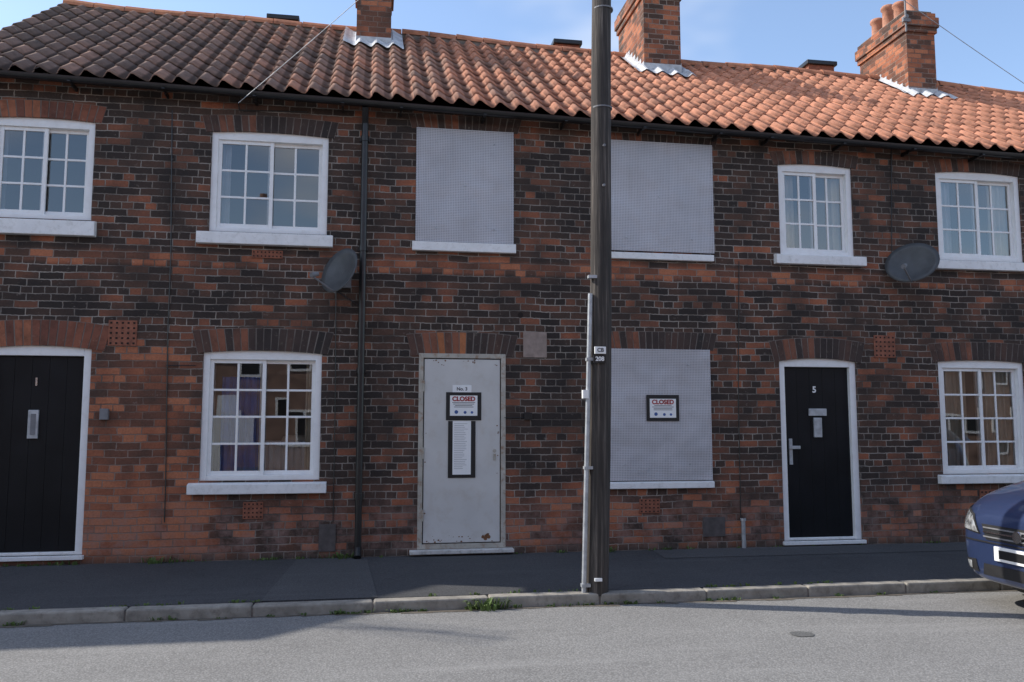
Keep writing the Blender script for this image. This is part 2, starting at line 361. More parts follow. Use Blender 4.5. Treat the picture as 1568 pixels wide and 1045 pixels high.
def ridge(parent,x0,x1):
    a=MB(); L=.40; x=x0
    while x<x1-.02:
        xe=min(x+L,x1)
        K=8; n=len(a.v); dz=random.uniform(-.006,.008); r0=.125; r1=.118
        for (xx,r) in ((x+.006,r0),(xe-.006,r1)):
            for k in range(K+1):
                g=math.pi*k/K; a.v.append((xx,RY-math.cos(g)*r,RZ+tz(xx)+dz+math.sin(g)*r*.95+sag(xx)))
        for k in range(K): a.f.append((n+k,n+k+1,n+K+1+k+1,n+K+1+k)); a.m.append(0)
        a.f.append(tuple(n+k for k in range(K+1)));a.m.append(0); a.f.append(tuple(n+K+1+k for k in range(K,-1,-1)));a.m.append(0)
        x=xe
    a.obj("ridge_tiles",M['ridge'],parent)
    b=MB(); q=[(RY-.10,-.06),(RY+.10,-.06),(RY+.10,.035),(RY-.10,.035)]
    for i in range(4):
        j=(i+1)%4; b.quad((x0,q[i][0],RZ+tz(x0)+q[i][1]),(x1,q[i][0],RZ+tz(x1)+q[i][1]),(x1,q[j][0],RZ+tz(x1)+q[j][1]),(x0,q[j][0],RZ+tz(x0)+q[j][1]))
    b.obj("ridge_mortar",M['mortar'],parent)
def gutter(parent,x0,x1):
    a=MB(); K=8; r=.050; yc=EY-.005; zc=EZ-.030
    n=len(a.v)
    for xx in (x0,x1):
        for k in range(K+1):
            g=math.pi*k/K; a.v.append((xx,yc-math.cos(g)*r,zc+tz(xx)-math.sin(g)*r))
        for k in range(K+1):
            g=math.pi*(K-k)/K; a.v.append((xx,yc-math.cos(g)*(r-.006),zc+tz(xx)-math.sin(g)*(r-.006)))
    m=2*(K+1)
    for k in range(m): a.f.append((n+k,n+(k+1)%m,n+m+(k+1)%m,n+m+k)); a.m.append(0)
    x=x0+.3
    while x<x1: a.box(x,x+.02,-.14,-.001,zc-.07+tz(x),zc-.03+tz(x)); a.box(x,x+.03,yc-.058,yc+.05,zc+tz(x)-.058,zc+tz(x)-.048); x+=.9
    z0,z1=EZ-.012+tz(x0),EZ-.012+tz(x1)
    a.quad((x0,-.145,z0),(x1,-.145,z1),(x1,-.001,z1),(x0,-.001,z0))
    a.obj("gutter",M['black'],parent)
CHY0,CHY1=2.2,3.45
def chimney(parent,xa,xb,ztop,pots=True,name="chimney"):
    a=MB(); xc=(xa+xb)/2
    a.box(xa,xb,CHY0,CHY1,4.9,ztop-.32)
    a.box(xa-.028,xb+.028,CHY0-.028,CHY1+.028,ztop-.32,ztop-.235)
    a.box(xa-.052,xb+.052,CHY0-.052,CHY1+.052,ztop-.235,ztop-.08)
    a.box(xa-.02,xb+.02,CHY0-.02,CHY1+.02,ztop-.08,ztop)
    a.obj(name+"_stack",M['brick_ch'],parent)
    f=MB(); f.box(xa+.02,xb-.02,CHY0+.02,CHY1-.02,ztop,ztop+.04); f.obj(name+"_flaunching",M['mortar'],parent)
    if pots:
        p=MB()
        for k in range(4):
            y=CHY0+.17+k*(CHY1-CHY0-.34)/3; hh=[.42,.36,.46,.38][k]
            K=16; n=len(p.v)
            prf=[(.105,0),(.095,.03),(.088,hh-.08),(.112,hh-.06),(.112,hh-.02),(.095,hh),(.07,hh),(.07,hh-.2)]
            for (r,z) in prf:
                for i in range(K): g=2*math.pi*i/K; p.v.append((xc+r*math.cos(g),y+r*math.sin(g),ztop+.03+z))
            for q in range(len(prf)-1):
                for i in range(K): j=(i+1)%K; p.f.append((n+q*K+i,n+q*K+j,n+(q+1)*K+j,n+(q+1)*K+i)); p.m.append(0)
        p.obj(name+"_pots",M['pot'],parent,smooth=True)
    l=MB(); sf=(CHY0-EY)/math.cos(SA); L0=sf-.20; L1=sf+.02; xs=xa-.17; xe=xb+.17; K=36
    def hh(x): return prof(((x-X_L)/TW)%1)*.8+sag(x)*.6+.058
    for k in range(K):
        x0=xs+(xe-xs)*k/K;x1=xs+(xe-xs)*(k+1)/K; w0=.03*math.sin(x0*31);w1=.03*math.sin(x1*31)
        l.quad(roofpt(x0,L0+w0,hh(x0)),roofpt(x1,L0+w1,hh(x1)),roofpt(x1,L1,hh(x1)+.01),roofpt(x0,L1,hh(x0)+.01))
    for side,(q0,q1) in enumerate(((xs,xa),(xb,xe))):
        for k in range(8):
            s0=L1+(SL-L1)*k/8;s1=L1+(SL-L1)*(k+1)/8
            for c in range(6):
                x0=q0+(q1-q0)*c/6;x1=q0+(q1-q0)*(c+1)/6
                l.quad(roofpt(x0,s0,hh(x0)),roofpt(x1,s0,hh(x1)),roofpt(x1,s1,hh(x1)),roofpt(x0,s1,hh(x0)))
    zf=roofpt(xc,sf,0)[2]
    l.box(xa-.006,xb+.006,CHY0-.006,CHY0-.001,zf-.05,zf+.17)
    for (xx,xo) in ((xa-.006,xa-.001),(xb+.001,xb+.006)):
        for k in range(6):
            y0=CHY0+(RY-CHY0)*k/6; y1=CHY0+(RY-CHY0)*(k+1)/6; z=EZ+(y0-EY)*math.tan(SA)+tz(xc)
            l.box(xx,xo,y0,y1,z-.06,z+.20)
    l.obj(name+"_flashing",M['lead'],parent)
def stub(parent,px0,px1,py0,py1):
    Y=RY+.15; xa=U(px0,py1,Y).x; xb=U(px1,py1,Y).x; zt=U((px0+px1)/2,py0,Y).z
    a=MB(); a.box(xa+.03,xb-.03,Y,Y+.35,RZ-.5,zt-.07); a.obj("roof_vent_base",M['terra'],parent)
    a=MB(); a.box(xa-.01,xb+.01,Y-.04,Y+.39,zt-.07,zt); a.obj("roof_vent_cap",M['black'],parent,bevel=.01)
def door(parent,r,name="door"):
    xa,xb,z0,z1=r; c=.075
    fr=MB(); fr.box(xa,xa+c,.022,.13,z0,z1); fr.box(xb-c,xb,.022,.13,z0,z1); fr.box(xa+c,xb-c,.024,.13,z1-c-.025,z1)
    fr.obj(name+"_frame",M['white'],parent,bevel=.004)
    lf=MB(); lf.box(xa+c,xb-c,.075,.11,z0+.03,z1-c-.025); npl=5; w=(xb-xa-2*c-.012)/npl
    for i in range(npl):
        g=.0012
        lf.box(xa+c+.006+i*w+g,xa+c+.006+(i+1)*w-g,.069,.08,z0+.05,z1-c-.035)
    lf.obj(name+"_leaf",M['blackdoor'],parent,bevel=.0015)
    s=MB(); s.box(xa-.02,xb+.02,-.045,.13,z0-.04,z0); s.box(xa+c,xb-c,.03,.09,z0,z0+.03); s.obj(name+"_threshold",M['sill'],parent,bevel=.005)
def text(parent,body,x,z,size,mat,y,name="text",align='CENTER'):
    c=bpy.data.curves.new(name,'FONT'); c.body=body; c.size=size; c.align_x=align; c.align_y='CENTER'; c.extrude=.0006; c.offset=size*.03
    c.materials.append(mat); o=bpy.data.objects.new(name,c); o.location=(x,y,z); o.rotation_euler=(R(90),0,0); return link(o,parent)
def airbrick(parent,px,name="air_brick",mat='terra',rows=5,cols=5,Y=0):
    xa,xb,z0,z1=rect(*px); a=MB(); a.box(xa,xb,-.012,.01,z0,z1); a.obj(name,M[mat],parent,bevel=.003)
    if rows:
        h=MB(); 
        for i in range(cols):
            for j in range(rows):
                cx=xa+(xb-xa)*(i+.5)/cols; cz=z0+(z1-z0)*(j+.5)/rows; w=(xb-xa)/cols*.18; q=(z1-z0)/rows*.18
                h.box(cx-w,cx+w,-.0145,-.0122,cz-q,cz+q)
        h.obj(name+"_holes",M['darkhole'],parent)
# ---------------------------------------------------------------- survey
ZB=-.03
xAB=U(566,500).x; xBC=U(1135,500).x; xCD=U(1600,500).x+.5; X_R=17.0
xAB=X_L+round((xAB-X_L)/TW)*TW; xBC=X_L+round((xBC-X_L)/TW)*TW; xCD=X_L+round((xCD-X_L)/TW)*TW; X_R=X_L+round((X_R-X_L)/TW)*TW
WL=X_L+.06
u1=rect(-17,143,180,335); u2=rect(322,502,203,357); b1=rect(638,785,200,372); b2=rect(924,1090,219,386)
u5=rect(1193,1306,252,392); u6=rect(1435,1564,264,400)
g1=rect(308,491,537,736); gb=rect(922,1087,535,736); g6=rect(1440,1572,552,726)
d1=rect(-30,133,529,852); d3=rect(640,774,542,840); d5=rect(1197,1316,549,828)
# ---------------------------------------------------------------- houses
hA=empty("brick_house"); hB=empty("brick_house.001"); hC=empty("brick_house.002"); hD=empty("brick_house.003")
gD=(xCD+1.0,xCD+2.2,.75,2.1); uD=(xCD+1.0,xCD+2.2,3.15,4.2); dD=(xCD+3.4,xCD+4.3,.03,2.05)
bays=[(hA,WL,xAB,[u1,u2,g1,d1]),(hB,xAB,xBC,[b1,b2,gb,d3]),(hC,xBC,xCD,[u5,u6,g6,d5]),(hD,xCD,X_R-.06,[gD,uD,dD])]
for h,a,b,ops in bays:
    ZT=EZ+.04+tz((a+b)/2)
    wallface(h,a,b,ZB-.1,ZT,ops)
    xa=X_L if h is hA else a; xb=X_R if h is hD else b
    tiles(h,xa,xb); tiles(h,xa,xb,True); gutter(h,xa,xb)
    w=MB(); w.quad((b,2*RY,ZB-.1),(a,2*RY,ZB-.1),(a,2*RY,ZT),(b,2*RY,ZT)); w.obj("back_wall",M['brick'],h)
for h,x in ((hA,WL),(hD,X_R-.06)):
    zt=EZ+.04+tz(x)
    w=MB(); w.poly([(x,0,ZB-.1),(x,0,zt),(x,RY,RZ+tz(x)-.05),(x,2*RY,zt),(x,2*RY,ZB-.1)]); w.obj("gable_wall",M['brick'],h)
ch1=(U(546,40,CHY0).x,U(599,40,CHY0).x); ch2=(U(986,60,CHY0).x,U(1042,60,CHY0).x); ch3=(U(1389,80,CHY0).x,U(1432,80,CHY0).x)
ZC=U(1408,20,CHY0).z
ridge(hA,X_L,xAB); ridge(hB,xAB,xBC); ridge(hC,xBC,xCD); ridge(hD,xCD,X_R)
chimney(hA,*ch1,ZC+.25); chimney(hB,*ch2,ZC+.2); chimney(hC,*ch3,ZC); chimney(hD,X_R-1.2,X_R-.7,ZC-.15)
stub(hA,409,457,24,44); stub(hB,848,890,62,84); stub(hC,1236,1280,94,112)
v=MB()
for k in range(24):
    s0=SL*k/24;s1=SL*(k+1)/24
    v.quad(roofpt(X_L-.005,s0,-.05),roofpt(X_L-.005,s1,-.05),roofpt(X_L-.005,s1,.05+random.random()*.01),roofpt(X_L-.005,s0,.05))
v.quad(roofpt(X_L-.005,0,-.05),roofpt(X_L+.08,0,-.05),roofpt(X_L+.08,SL,-.05),roofpt(X_L-.005,SL,-.05))
v.obj("verge_mortar",M['mortar'],hA)
window(hA,u1,3,curt=[(0.0,.10,'curtain2')]); window(hA,u2,3,curt=[(.05,.15,'curtain2')])
window(hA,g1,4,curt=[(.14,.46,'bluecloth',.80),(.0,.09,'curtain2'),(.86,1.,'curtain'),(.52,.86,'curtain2',.30)])
window(hC,u5,3,curt=[(.02,.3,'curtain'),(.74,.98,'curtain')]); window(hC,u6,3,curt=[(.02,.25,'curtain2'),(.70,.98,'curtain')]); window(hC,g6,4,curt=[(.05,.40,'curtain'),(.58,.98,'curtain')])
window(hD,gD,4);window(hD,uD,3)
sill(hA,rect(-25,148,336,361));sill(hA,rect(302,510,357,377));sill(hA,rect(288,500,738,756))
sill(hB,rect(631,789,371,387),.06);sill(hB,rect(918,1091,387,399),.05);sill(hB,rect(918,1092,736,748),.05)
sill(hC,rect(1185,1322,391,407));sill(hC,rect(1430,1569,400,415));sill(hC,rect(1436,1578,726,740))
for q in (gD,uD): sill(hD,(q[0]-.06,q[1]+.06,q[2]-.12,q[2]))
arch(hA,u1,.18,.03,'arch_red');arch(hA,u2,.18,.03);arch(hB,b1,.17,.01)
arch(hB,b2,.10,.01);arch(hC,u5,.16,.035);arch(hC,u6,.16,.035)
arch(hA,g1,.235,.035,'arch');arch(hA,d1,.26,.05,'arch_red',over=.12);arch(hB,d3,.235,.03,'arch',orange=(4,7),over=.08);arch(hB,gb,.2,.008)
arch(hC,d5,.24,.05);arch(hC,g6,.22,.03)
for q in (gD,dD): arch(hD,q,.2,.03)
xa,xb,z0,z1=g1
a=MB(); a.box(xa+.75,xb-.1,.5,.9,z0-.05,z0+.45); a.box(xa+.1,xa+.5,.45,.6,z0,z0+.35); a.obj("furniture",M['curtain'],hA,bevel=.04)
door(hA,d1);door(hC,d5);door(hD,dD)
text(hA,"1",U(52,585).x,U(52,585).z,.11,M['chrome'],.062,"door_number")
text(hC,"5",U(1251,597).x,U(1251,597).z,.10,M['white'],.062,"door_number")
def plate(parent,px,mat,y0=.05,y1=.070,name="plate",bev=.004):
    xa,xb,z0,z1=rect(*px,y0); a=MB(); a.box(xa,xb,y0,y1,z0,z1); return a.obj(name,M[mat],parent,bevel=bev)
plate(hA,(42,58,628,672),'steel',.045,.070,"letterbox"); plate(hA,(46,54,634,666),'greybox',.040,.046,"letterbox_flap")
plate(hC,(1239,1266,626,637),'steel',.05,.070,"letterbox");plate(hC,(1247,1259,640,670),'steel',.045,.070,"knocker")
plate(hC,(1209,1214,672,712),'steel',.05,.070,"handle_plate"); plate(hC,(1209,1226,683,688),'steel',.02,.035,"door_handle")
xa,xb,z0,z1=d3
f=MB(); f.box(xa,xa+.05,-.012,.05,z0,z1);f.box(xb-.05,xb,-.012,.05,z0,z1);f.box(xa+.05,xb-.05,-.011,.05,z1-.05,z1);f.box(xa+.05,xb-.05,-.010,.05,z0,z0+.05)
f.obj("security_door_frame",M['rust'],hB,bevel=.004)
f=MB(); f.box(xa+.060,xb-.060,.0,.03,z0+.060,z1-.060); f.obj("security_door_leaf",M['greydoor'],hB,bevel=.006)
f=MB(); f.box(xa+.05,xb-.05,.032,.06,z0+.05,z1-.05); f.obj("door_gap_backing",M['darkhole'],hB)
f=MB()
for z in (z0+.35,z0+1.0,z1-.35): f.tube((xa+.054,-.012,z-.06),(xa+.054,-.012,z+.06),.011)
f.tube((xb-.12,-.004,z0+1.02),(xb-.12,.004,z0+1.02),.02); f.box(xb-.135,xb-.105,-.006,.002,z0+.92,z0+.99)
f.obj("hinges_and_lock",M['rust'],hB)
f=MB(); 
for k in range(46):
    x=xa+.07+random.random()*(xb-xa-.16); z=random.choice([z0+.07+random.random()**2*.12,z0+.07+random.random()**2*.08,z1-.075-random.random()**2*.06]); s_=random.uniform(.003,.012)
    if random.random()<.3: x=random.choice([xa+.066+random.random()*.02,xb-.078-random.random()*.02]); z=random.uniform(z0+.1,z1-.1)
    if k<5: x=xb-.16-random.random()*.1; z=z0+.10+random.random()*.05; s_=.026
    f.poly([(x+s_*(math.cos(q)*random.uniform(.6,1.2)),-.0012-k*.00004,z+s_*.8*math.sin(q)*random.uniform(.6,1.2)) for q in [i*math.pi/4 for i in range(8)]])
f.obj("rust_spots",M['rustspot'],hB)
s=MB(); s.box(xa-.08,xb+.08,-.09,.05,z0-.045,z0-.003); s.obj("door_step",M['step'],hB,bevel=.008)
for q in (b1,b2,gb):
    xa,xb,z0,z1=q; a=MB(); a.box(xa-.005,xb+.005,-.018,-.010,z0,z1)
    for (p0,p1,p2,p3) in ((xa-.008,xa+.012,z0,z1),(xb-.012,xb+.008,z0,z1)): a.box(p0,p1,-.022,-.008,p2,p3)
    a.box(xa+.012,xb-.012,-.021,-.008,z1-.015,z1); a.box(xa+.012,xb-.012,-.021,-.008,z0,z0+.015)
    a.obj("security_screen",M['perf'],hB)
    bl=MB()
    for fx in (.2,.5,.8):
        for fz in (.12,.88) if fx!=.5 else (.5,):
            x=xa+(xb-xa)*fx;z=z0+(z1-z0)*fz; bl.tube((x,-.026,z),(x,-.016,z),.009,seg=8)
    bl.obj("screen_bolts",M['steel'],hB)
    bk=MB(); bk.quad((xa,.12,z0),(xb,.12,z0),(xb,.12,z1),(xa,.12,z1)); bk.obj("screen_backing",M['darkhole'],hB)
airbrick(hA,(166,210,491,530));airbrick(hA,(386,433,384,396),rows=2,cols=8);airbrick(hA,(372,403,769,795),rows=4,cols=5)
airbrick(hB,(979,1010,764,786),rows=4);airbrick(hC,(1338,1370,514,548));airbrick(hC,(1500,1530,750,772),rows=3)
airbrick(hB,(801,837,509,548),"render_patch",'cement',0)
airbrick(hB,(1076,1110,792,822),"meter_cover",'cover',0)
airbrick(hA,(488,514,803,845),"meter_cover",'cover',0)
plate(hA,(152,165,626,643),'greybox',-.05,0,"key_safe");plate(hB,(803,815,632,643),'black',-.03,0,"doorbell")
h_=MB(); p=U(797,483); h_.tube((p.x,-.003,p.z),(p.x,.0,p.z),.03); h_.obj("wall_hole",M['darkhole'],hB)
dp=MB(); px=U(560,400).x-.03; zg=EZ+tz(px)
dp.tube((px,-.075,.10),(px,-.075,zg-.22),.035); dp.tube((px,-.075,zg-.22),(px,-.19,zg-.08),.035); dp.tube((px,-.075,.10),(px,-.15,.02),.038)
for z in (.6,1.9,3.2,4.4): dp.tube((px,-.075,z),(px,-.075,z+.06),.043); dp.box(px-.05,px+.05,-.04,-.001,z+.01,z+.05)
dp.obj("downpipe",M['black'],hA,smooth=True).modifiers.new("e",'EDGE_SPLIT')
cb=MB()
def wallcable(pts,r=.006,y=-.01):
    q=[U(*p) for p in pts]
    for a,b in zip(q,q[1:]): cb.tube((a.x,y,a.z),(b.x,y,b.z),r,seg=6)
wallcable([(264,170),(262,390),(257,520),(254,740),(252,800)]); wallcable([(515,395),(513,640),(510,800)],.005); wallcable([(365,158),(367,170),(470,172)])
wallcable([(254,560),(300,560)],.004); wallcable([(490,430),(552,470),(553,520)],.005); wallcable([(1365,400),(1364,250),(1364,200)],.005); wallcable([(1131,400),(1130,600),(1134,800)],.005); wallcable([(805,640),(772,640)],.004)
cb.obj("wall_cables",M['black'],hA)
gp=MB(); p=U(1135,793); gp.tube((p.x,-.05,0),(p.x,-.05,p.z),.022); gp.tube((p.x,-.05,p.z-.03),(p.x,-.05,p.z),.03); gp.obj("gas_pipe",M['steel'],hB)
# ---------------------------------------------------------------- closure notices
def closed_sign(name,bx,px,Y):
    e=empty(name); xa,xb,z0,z1=rect(*bx,Y)
    a=MB(); a.box(xa,xb,Y,Y+.004,z0,z1); a.obj("backing_board",M['signblack'],e)
    xa,xb,z0,z1=rect(*px,Y); a=MB(); a.box(xa,xb,Y-.003,Y-.0005,z0,z1); a.obj("paper",M['paper'],e)
    w=xb-xa; cx=(xa+xb)/2
    text(e,"CLOSED",cx,z1-.038,w*.225,M['signred'],Y-.0045,"headline").data.offset=w*.009
    a=MB()
    for k in range(4): 
        ww=w*random.uniform(.3,.43); z=z1-.078-k*.016; a.quad((cx-ww,Y-.004,z),(cx+ww,Y-.004,z),(cx+ww,Y-.004,z+.006),(cx-ww,Y-.004,z+.006))
    a.obj("small_print",M['ink'],e)
    a=MB(); a.tube((cx-w*.27,Y-.004,z0+.040),(cx-w*.27,Y-.0031,z0+.040),.020); a.tube((cx+w*.05,Y-.004,z0+.036),(cx+w*.05,Y-.0031,z0+.036),.016); a.tube((cx+w*.3,Y-.004,z0+.036),(cx+w*.3,Y-.0031,z0+.036),.014); a.obj("crests",M['signblue'],e)
closed_sign("closed_sign",(683,737,601,644),(689,731,606,637),-.006)
closed_sign("closed_sign",(990,1040,605,645),(995,1035,611,640),-.028)
e=empty("paper_notice")
a=MB(); xq,xr,zq,zr=rect(686,728,645,732,-.006); a.box(xq,xr,-.007,-.003,zq,zr); a.obj("backing_board",M['signblack'],e)
xa,xb,z0,z1=rect(693,721,645,727,-.007); a=MB(); a.box(xa,xb,-.010,-.0075,z0,z1); a.obj("paper",M['paper'],e)
a=MB()
for k in range(26):
    z=z1-.03-k*.019; 
    if z<z0+.03: break
    ww=(xb-xa)*random.uniform(.5,.85); a.quad((xa+.015,-.0108,z),(xa+.015+ww*.9,-.0108,z),(xa+.015+ww*.9,-.0108,z+.0025),(xa+.015,-.0108,z+.0025))
a.obj("small_print",M['ink'],e)
e=empty("door_label"); plate(e,(693,722,590,602),'paper',-.004,-.0005,"paper",0)
xa,xb,z0,z1=rect(693,722,590,602,-.004); text(e,"No. 3",(xa+xb)/2,(z0+z1)/2,.05,M['ink'],-.0055,"label_text")
# ---------------------------------------------------------------- satellite dishes
def dish(name,px,py,w=.56,h=.50):
    e=empty(name); c=U(px,py,-.28); c.y=-.28
    nrm=Vector((-.72,-.62,.30)).normalized(); s=Vector((0,0,1)).cross(nrm).normalized(); t=nrm.cross(s)
    a=MB(); K=28; rings=5; dep=.06
    for side in (0,1):
        for r in range(rings+1):
            q=r/rings
            for i in range(K):
                g=2*math.pi*i/K; p=c+s*(math.cos(g)*q*w/2)+t*(math.sin(g)*q*h/2)+nrm*(dep*q*q-dep-.006*side)
                a.v.append(tuple(p))
        n=side*(rings+1)*K
        for r in range(rings):
            for i in range(K):
                j=(i+1)%K; a.f.append((n+r*K+i,n+r*K+j,n+(r+1)*K+j,n+(r+1)*K+i)); a.m.append(0)
    m=(rings+1)*K
    for i in range(K): j=(i+1)%K; a.f.append((rings*K+i,rings*K+j,m+rings*K+j,m+rings*K+i)); a.m.append(0)
    a.obj("reflector",M['dish'],e,smooth=True)
    b=MB(); bot=c-t*(h*.48)-nrm*.03; l=c+nrm*.30-t*.20
    b.tube(bot,l,.010,seg=8); b.tube(l,l-(nrm*.07-t*.05),.028,.022,seg=10)
    back=c-nrm*.07; b.tube(back,(back.x+.02,-.05,back.z-.03),.018,seg=8); b.box(back.x-.03,back.x+.07,-.05,0,back.z-.12,back.z+.06); b.tube(c-nrm*.09,c-nrm*.065,.05,seg=12)
    b.obj("arm_and_bracket",M['greybox'],e)
dish("satellite_dish",519,414,.54,.50); dish("satellite_dish",1396,402,.60,.50)
# ---------------------------------------------------------------- ground
PZ=0.0; RZD=-.085; KY=G(784,914,0).y
g=MB(); g.quad((-400,-400,-.14),(400,-400,-.14),(400,400,-.14),(-400,400,-.14)); g.obj("ground",M['ground'])
g=MB(); g.quad((-90,-10.3,RZD),(90,-10.3,RZD),(90,KY,RZD),(-90,KY,RZD)); g.obj("road",M['road'])
g=MB(); g.box(-90,90,KY+.127,.005,-.13,PZ); g.obj("pavement",M['pave'])
xq0,xq1=G(425,880).x,G(560,880).x
g=MB(); 
g.poly([(xq0,KY+.13,.004),(xq1+.1,KY+.13,.004),(xq1,-.02,.004),(xq0+.1,-.02,.004)]); g.poly([(3.0,-.6,.004),(9,-.62,.004),(9,-.02,.004),(3.05,-.02,.004)]); g.obj("pavement_patch",M['pave2'])
k=MB(); x=-40
while x<60:
    L=.91; dz=random.uniform(-.006,.004); dy=random.uniform(-.006,.006)
    k.box(x+.004,x+L-.004,KY+dy,KY+.123,-.13,PZ+dz+.002); x+=L
k.obj("kerb",M['kerb'],bevel=.015)
k=MB(); k.box(-90,90,KY+.01,KY+.12,-.13,-.02); k.obj("kerb_bedding",M['mortar'])
g=MB(); g.box(-90,90,-10.42,-10.3,-.13,-.003); g.obj("kerb",M['kerb']); g=MB(); g.box(-90,90,-14.0,-10.425,-.13,0); g.obj("pavement",M['pave'])
gm=MB()
x=-12
while x<14:
    w=random.uniform(.03,.09); gm.poly([(x,KY-.008,RZD+.003),(x,KY-w,RZD+.003),(x+.25,KY-random.uniform(.03,.1),RZD+.003),(x+.25,KY-.008,RZD+.003)]); x+=.25
gm.obj("gutter_silt",simple("silt",(.13,.11,.085),.95,.4,15,.3))
p=G(1228,972,RZD); c=MB()
c.poly([(p.x+.085*math.cos(q)*random.uniform(.85,1.1),p.y+.08*math.sin(q)*random.uniform(.85,1.1),RZD+.004) for q in [i*math.pi/9 for i in range(18)]]); c.obj("road_patch",M['roadpatch'])
def weeds(name,spots):
    a=MB()
    for (x,y,z,n,rad,h) in spots:
        for i in range(n):
            an=random.random()*6.28; rr=random.random()*rad; bx=x+math.cos(an)*rr; by=y+math.sin(an)*rr*.5
            hh=h*random.uniform(.4,1); d=Vector((math.cos(an),math.sin(an)*.6,0))*hh*random.uniform(.2,.9); w=random.uniform(.004,.011)
            s=Vector((-math.sin(an),math.cos(an),0))*w; b0=Vector((bx,by,z)); m=b0+d*.5+Vector((0,0,hh*.75)); t=b0+d+Vector((0,0,hh*random.uniform(.5,1)))
            a.quad(b0-s,b0+s,m+s,m-s); a.poly([m-s,m+s,t])
    a.obj(name,M['leaf'])
sp=[]
p=G(745,930,RZD); sp.append((p.x,KY-.03,RZD,120,.17,.11)); 
for i in range(60):
    px=random.choice([random.uniform(350,1010),random.uniform(-100,1500)]); q=G(px,925,RZD); sp.append((q.x,KY-.02,RZD,random.randint(4,12),.05,random.uniform(.02,.045)))
for i in range(30):
    x=random.uniform(-3,4); sp.append((x,KY+.125,0,random.randint(4,12),.06,random.uniform(.02,.035)))
for i in range(50):
    x=random.uniform(-4,9)
    if d3[0]-.1<x<d3[1]+.1: continue
    sp.append((x,-.03,0,random.randint(4,12),.07,random.uniform(.02,.05)))
for x in (U(520,840).x,U(905,840).x+.1,U(240,840).x): sp.append((x,-.05,0,40,.2,.08))
weeds("weeds",sp)
# ---------------------------------------------------------------- pole
tp=empty("telegraph_pole"); pb=G(914,906,0); PY=pb.y
pt=U(923,0,PY); dirv=(pt-pb); H=7.7; top=pb+dirv*(H/dirv.z)
a=MB(); K=20; seg=24
for s in range(seg+1):
    q=s/seg; c=pb+(top-pb)*q+Vector((.010*math.sin(q*7),0,0)); r=.096*(1-q)+.078*q
    for i in range(K): gg=2*math.pi*i/K; rr=r*(1+.02*math.sin(3*gg+q*9)); a.v.append((c.x+rr*math.cos(gg),c.y+rr*math.sin(gg),c.z-.02 if s==0 else c.z))
for s in range(seg):
    for i in range(K): j=(i+1)%K; a.f.append((s*K+i,s*K+j,(s+1)*K+j,(s+1)*K+i)); a.m.append(0)
a.f.append(tuple(seg*K+i for i in range(K)));a.m.append(0)
a.obj("shaft",M['wood'],tp,smooth=True)
a=MB(); CYY=PY-.05; c0=U(894,903,CYY); c1=U(904,450,CYY)
a.tube((c0.x,CYY,0),(c1.x,CYY,c1.z),.020,seg=10)
for z in (.05,1.0,1.9,2.6):
    q=z/c1.z; x=c0.x+(c1.x-c0.x)*q; a.box(x-.023,x+.05,CYY-.024,CYY+.03,z,z+.025)
a.obj("cable_conduit",M['steel'],tp)
a=MB(); q=U(896,604,CYY); a.box(q.x-.024,q.x+.024,CYY-.026,CYY+.02,q.z-.035,q.z+.035); q=U(916,888,PY-.1); a.box(q.x-.03,q.x+.03,PY-.115,PY-.06,q.z-.012,q.z+.012); a.obj("white_bands",M['white'],tp)
YS=PY-.105
def pl(px,mat,name): 
    xa,xb,z0,z1=rect(*px,YS); b=MB(); b.box(xa,xb,YS,YS+.02,z0,z1); b.obj(name,M[mat],tp,bevel=.002); return (xa+xb)/2,(z0+z1)/2
x,z=pl((911,928,531,542),'paper',"number_plate"); text(tp,"CB",x,z,.045,M['ink'],YS-.002,"plate_text")
x,z=pl((909,928,544,556),'black',"number_plate"); text(tp,"208",x,z,.05,M['paper'],YS-.002,"plate_text")
a=MB()
z=7.2;c=pb+dirv*(z/dirv.z); a.box(c.x-.09,c.x+.09,c.y-.09,c.y+.09,z,z+.05)
for zz in (3.75,3.4): c=pb+dirv*(zz/dirv.z); a.tube((c.x,c.y-.075,zz),(c.x,c.y-.105,zz),.012,seg=8)
for zz in (5.0,4.1): c=pb+dirv*(zz/dirv.z); a.tube((c.x,c.y,zz),(c.x,c.y,zz+.012),.092,seg=20)
a.obj("bolts_and_bands",M['greybox'],tp)
# overhead wires
oc=empty("overhead_cables")
def wire(p,q,sagm,name="cable",r=.0055,mat='greybox'):
    p=Vector(p);q=Vector(q); a=MB(); K=18
    pts=[p.lerp(q,i/K)-Vector((0,0,sagm*4*(i/K)*(1-i/K))) for i in range(K+1)]
    for s,t in zip(pts,pts[1:]): a.tube(s,t,r,seg=6,cap=False)
    a.obj(name,M[mat],oc,smooth=True)
topc=pb+dirv*(7.25/dirv.z)
wire(topc,U(365,158,EY-.06),.05,r=.0035,mat='steel'); wire(topc,U(1655,185,0),.10,r=.004,mat='steel')
wire(topc,(14,-1.0,7.5),.2,r=.004,mat='steel'); wire(topc,(2.5,-14.6,4.1),.15)
for h,cx in ((hB,ch2[0]),(hC,ch3[0])):
    zc=ZC+(.2 if h is hB else 0); a=MB(); a.tube((cx-.04,CHY0-.06,zc-.35),(cx-.04,CHY0-.06,zc+1.1),.014,seg=8); a.tube((cx-.04,CHY0-.1,zc-.12),(cx-.04,CHY0+.0,zc-.12),.03,seg=10); a.box(cx-.1,cx+.02,CHY0-.09,CHY0-.055,zc-.2,zc-.15); a.obj("aerial_mast",M['greybox'],h)
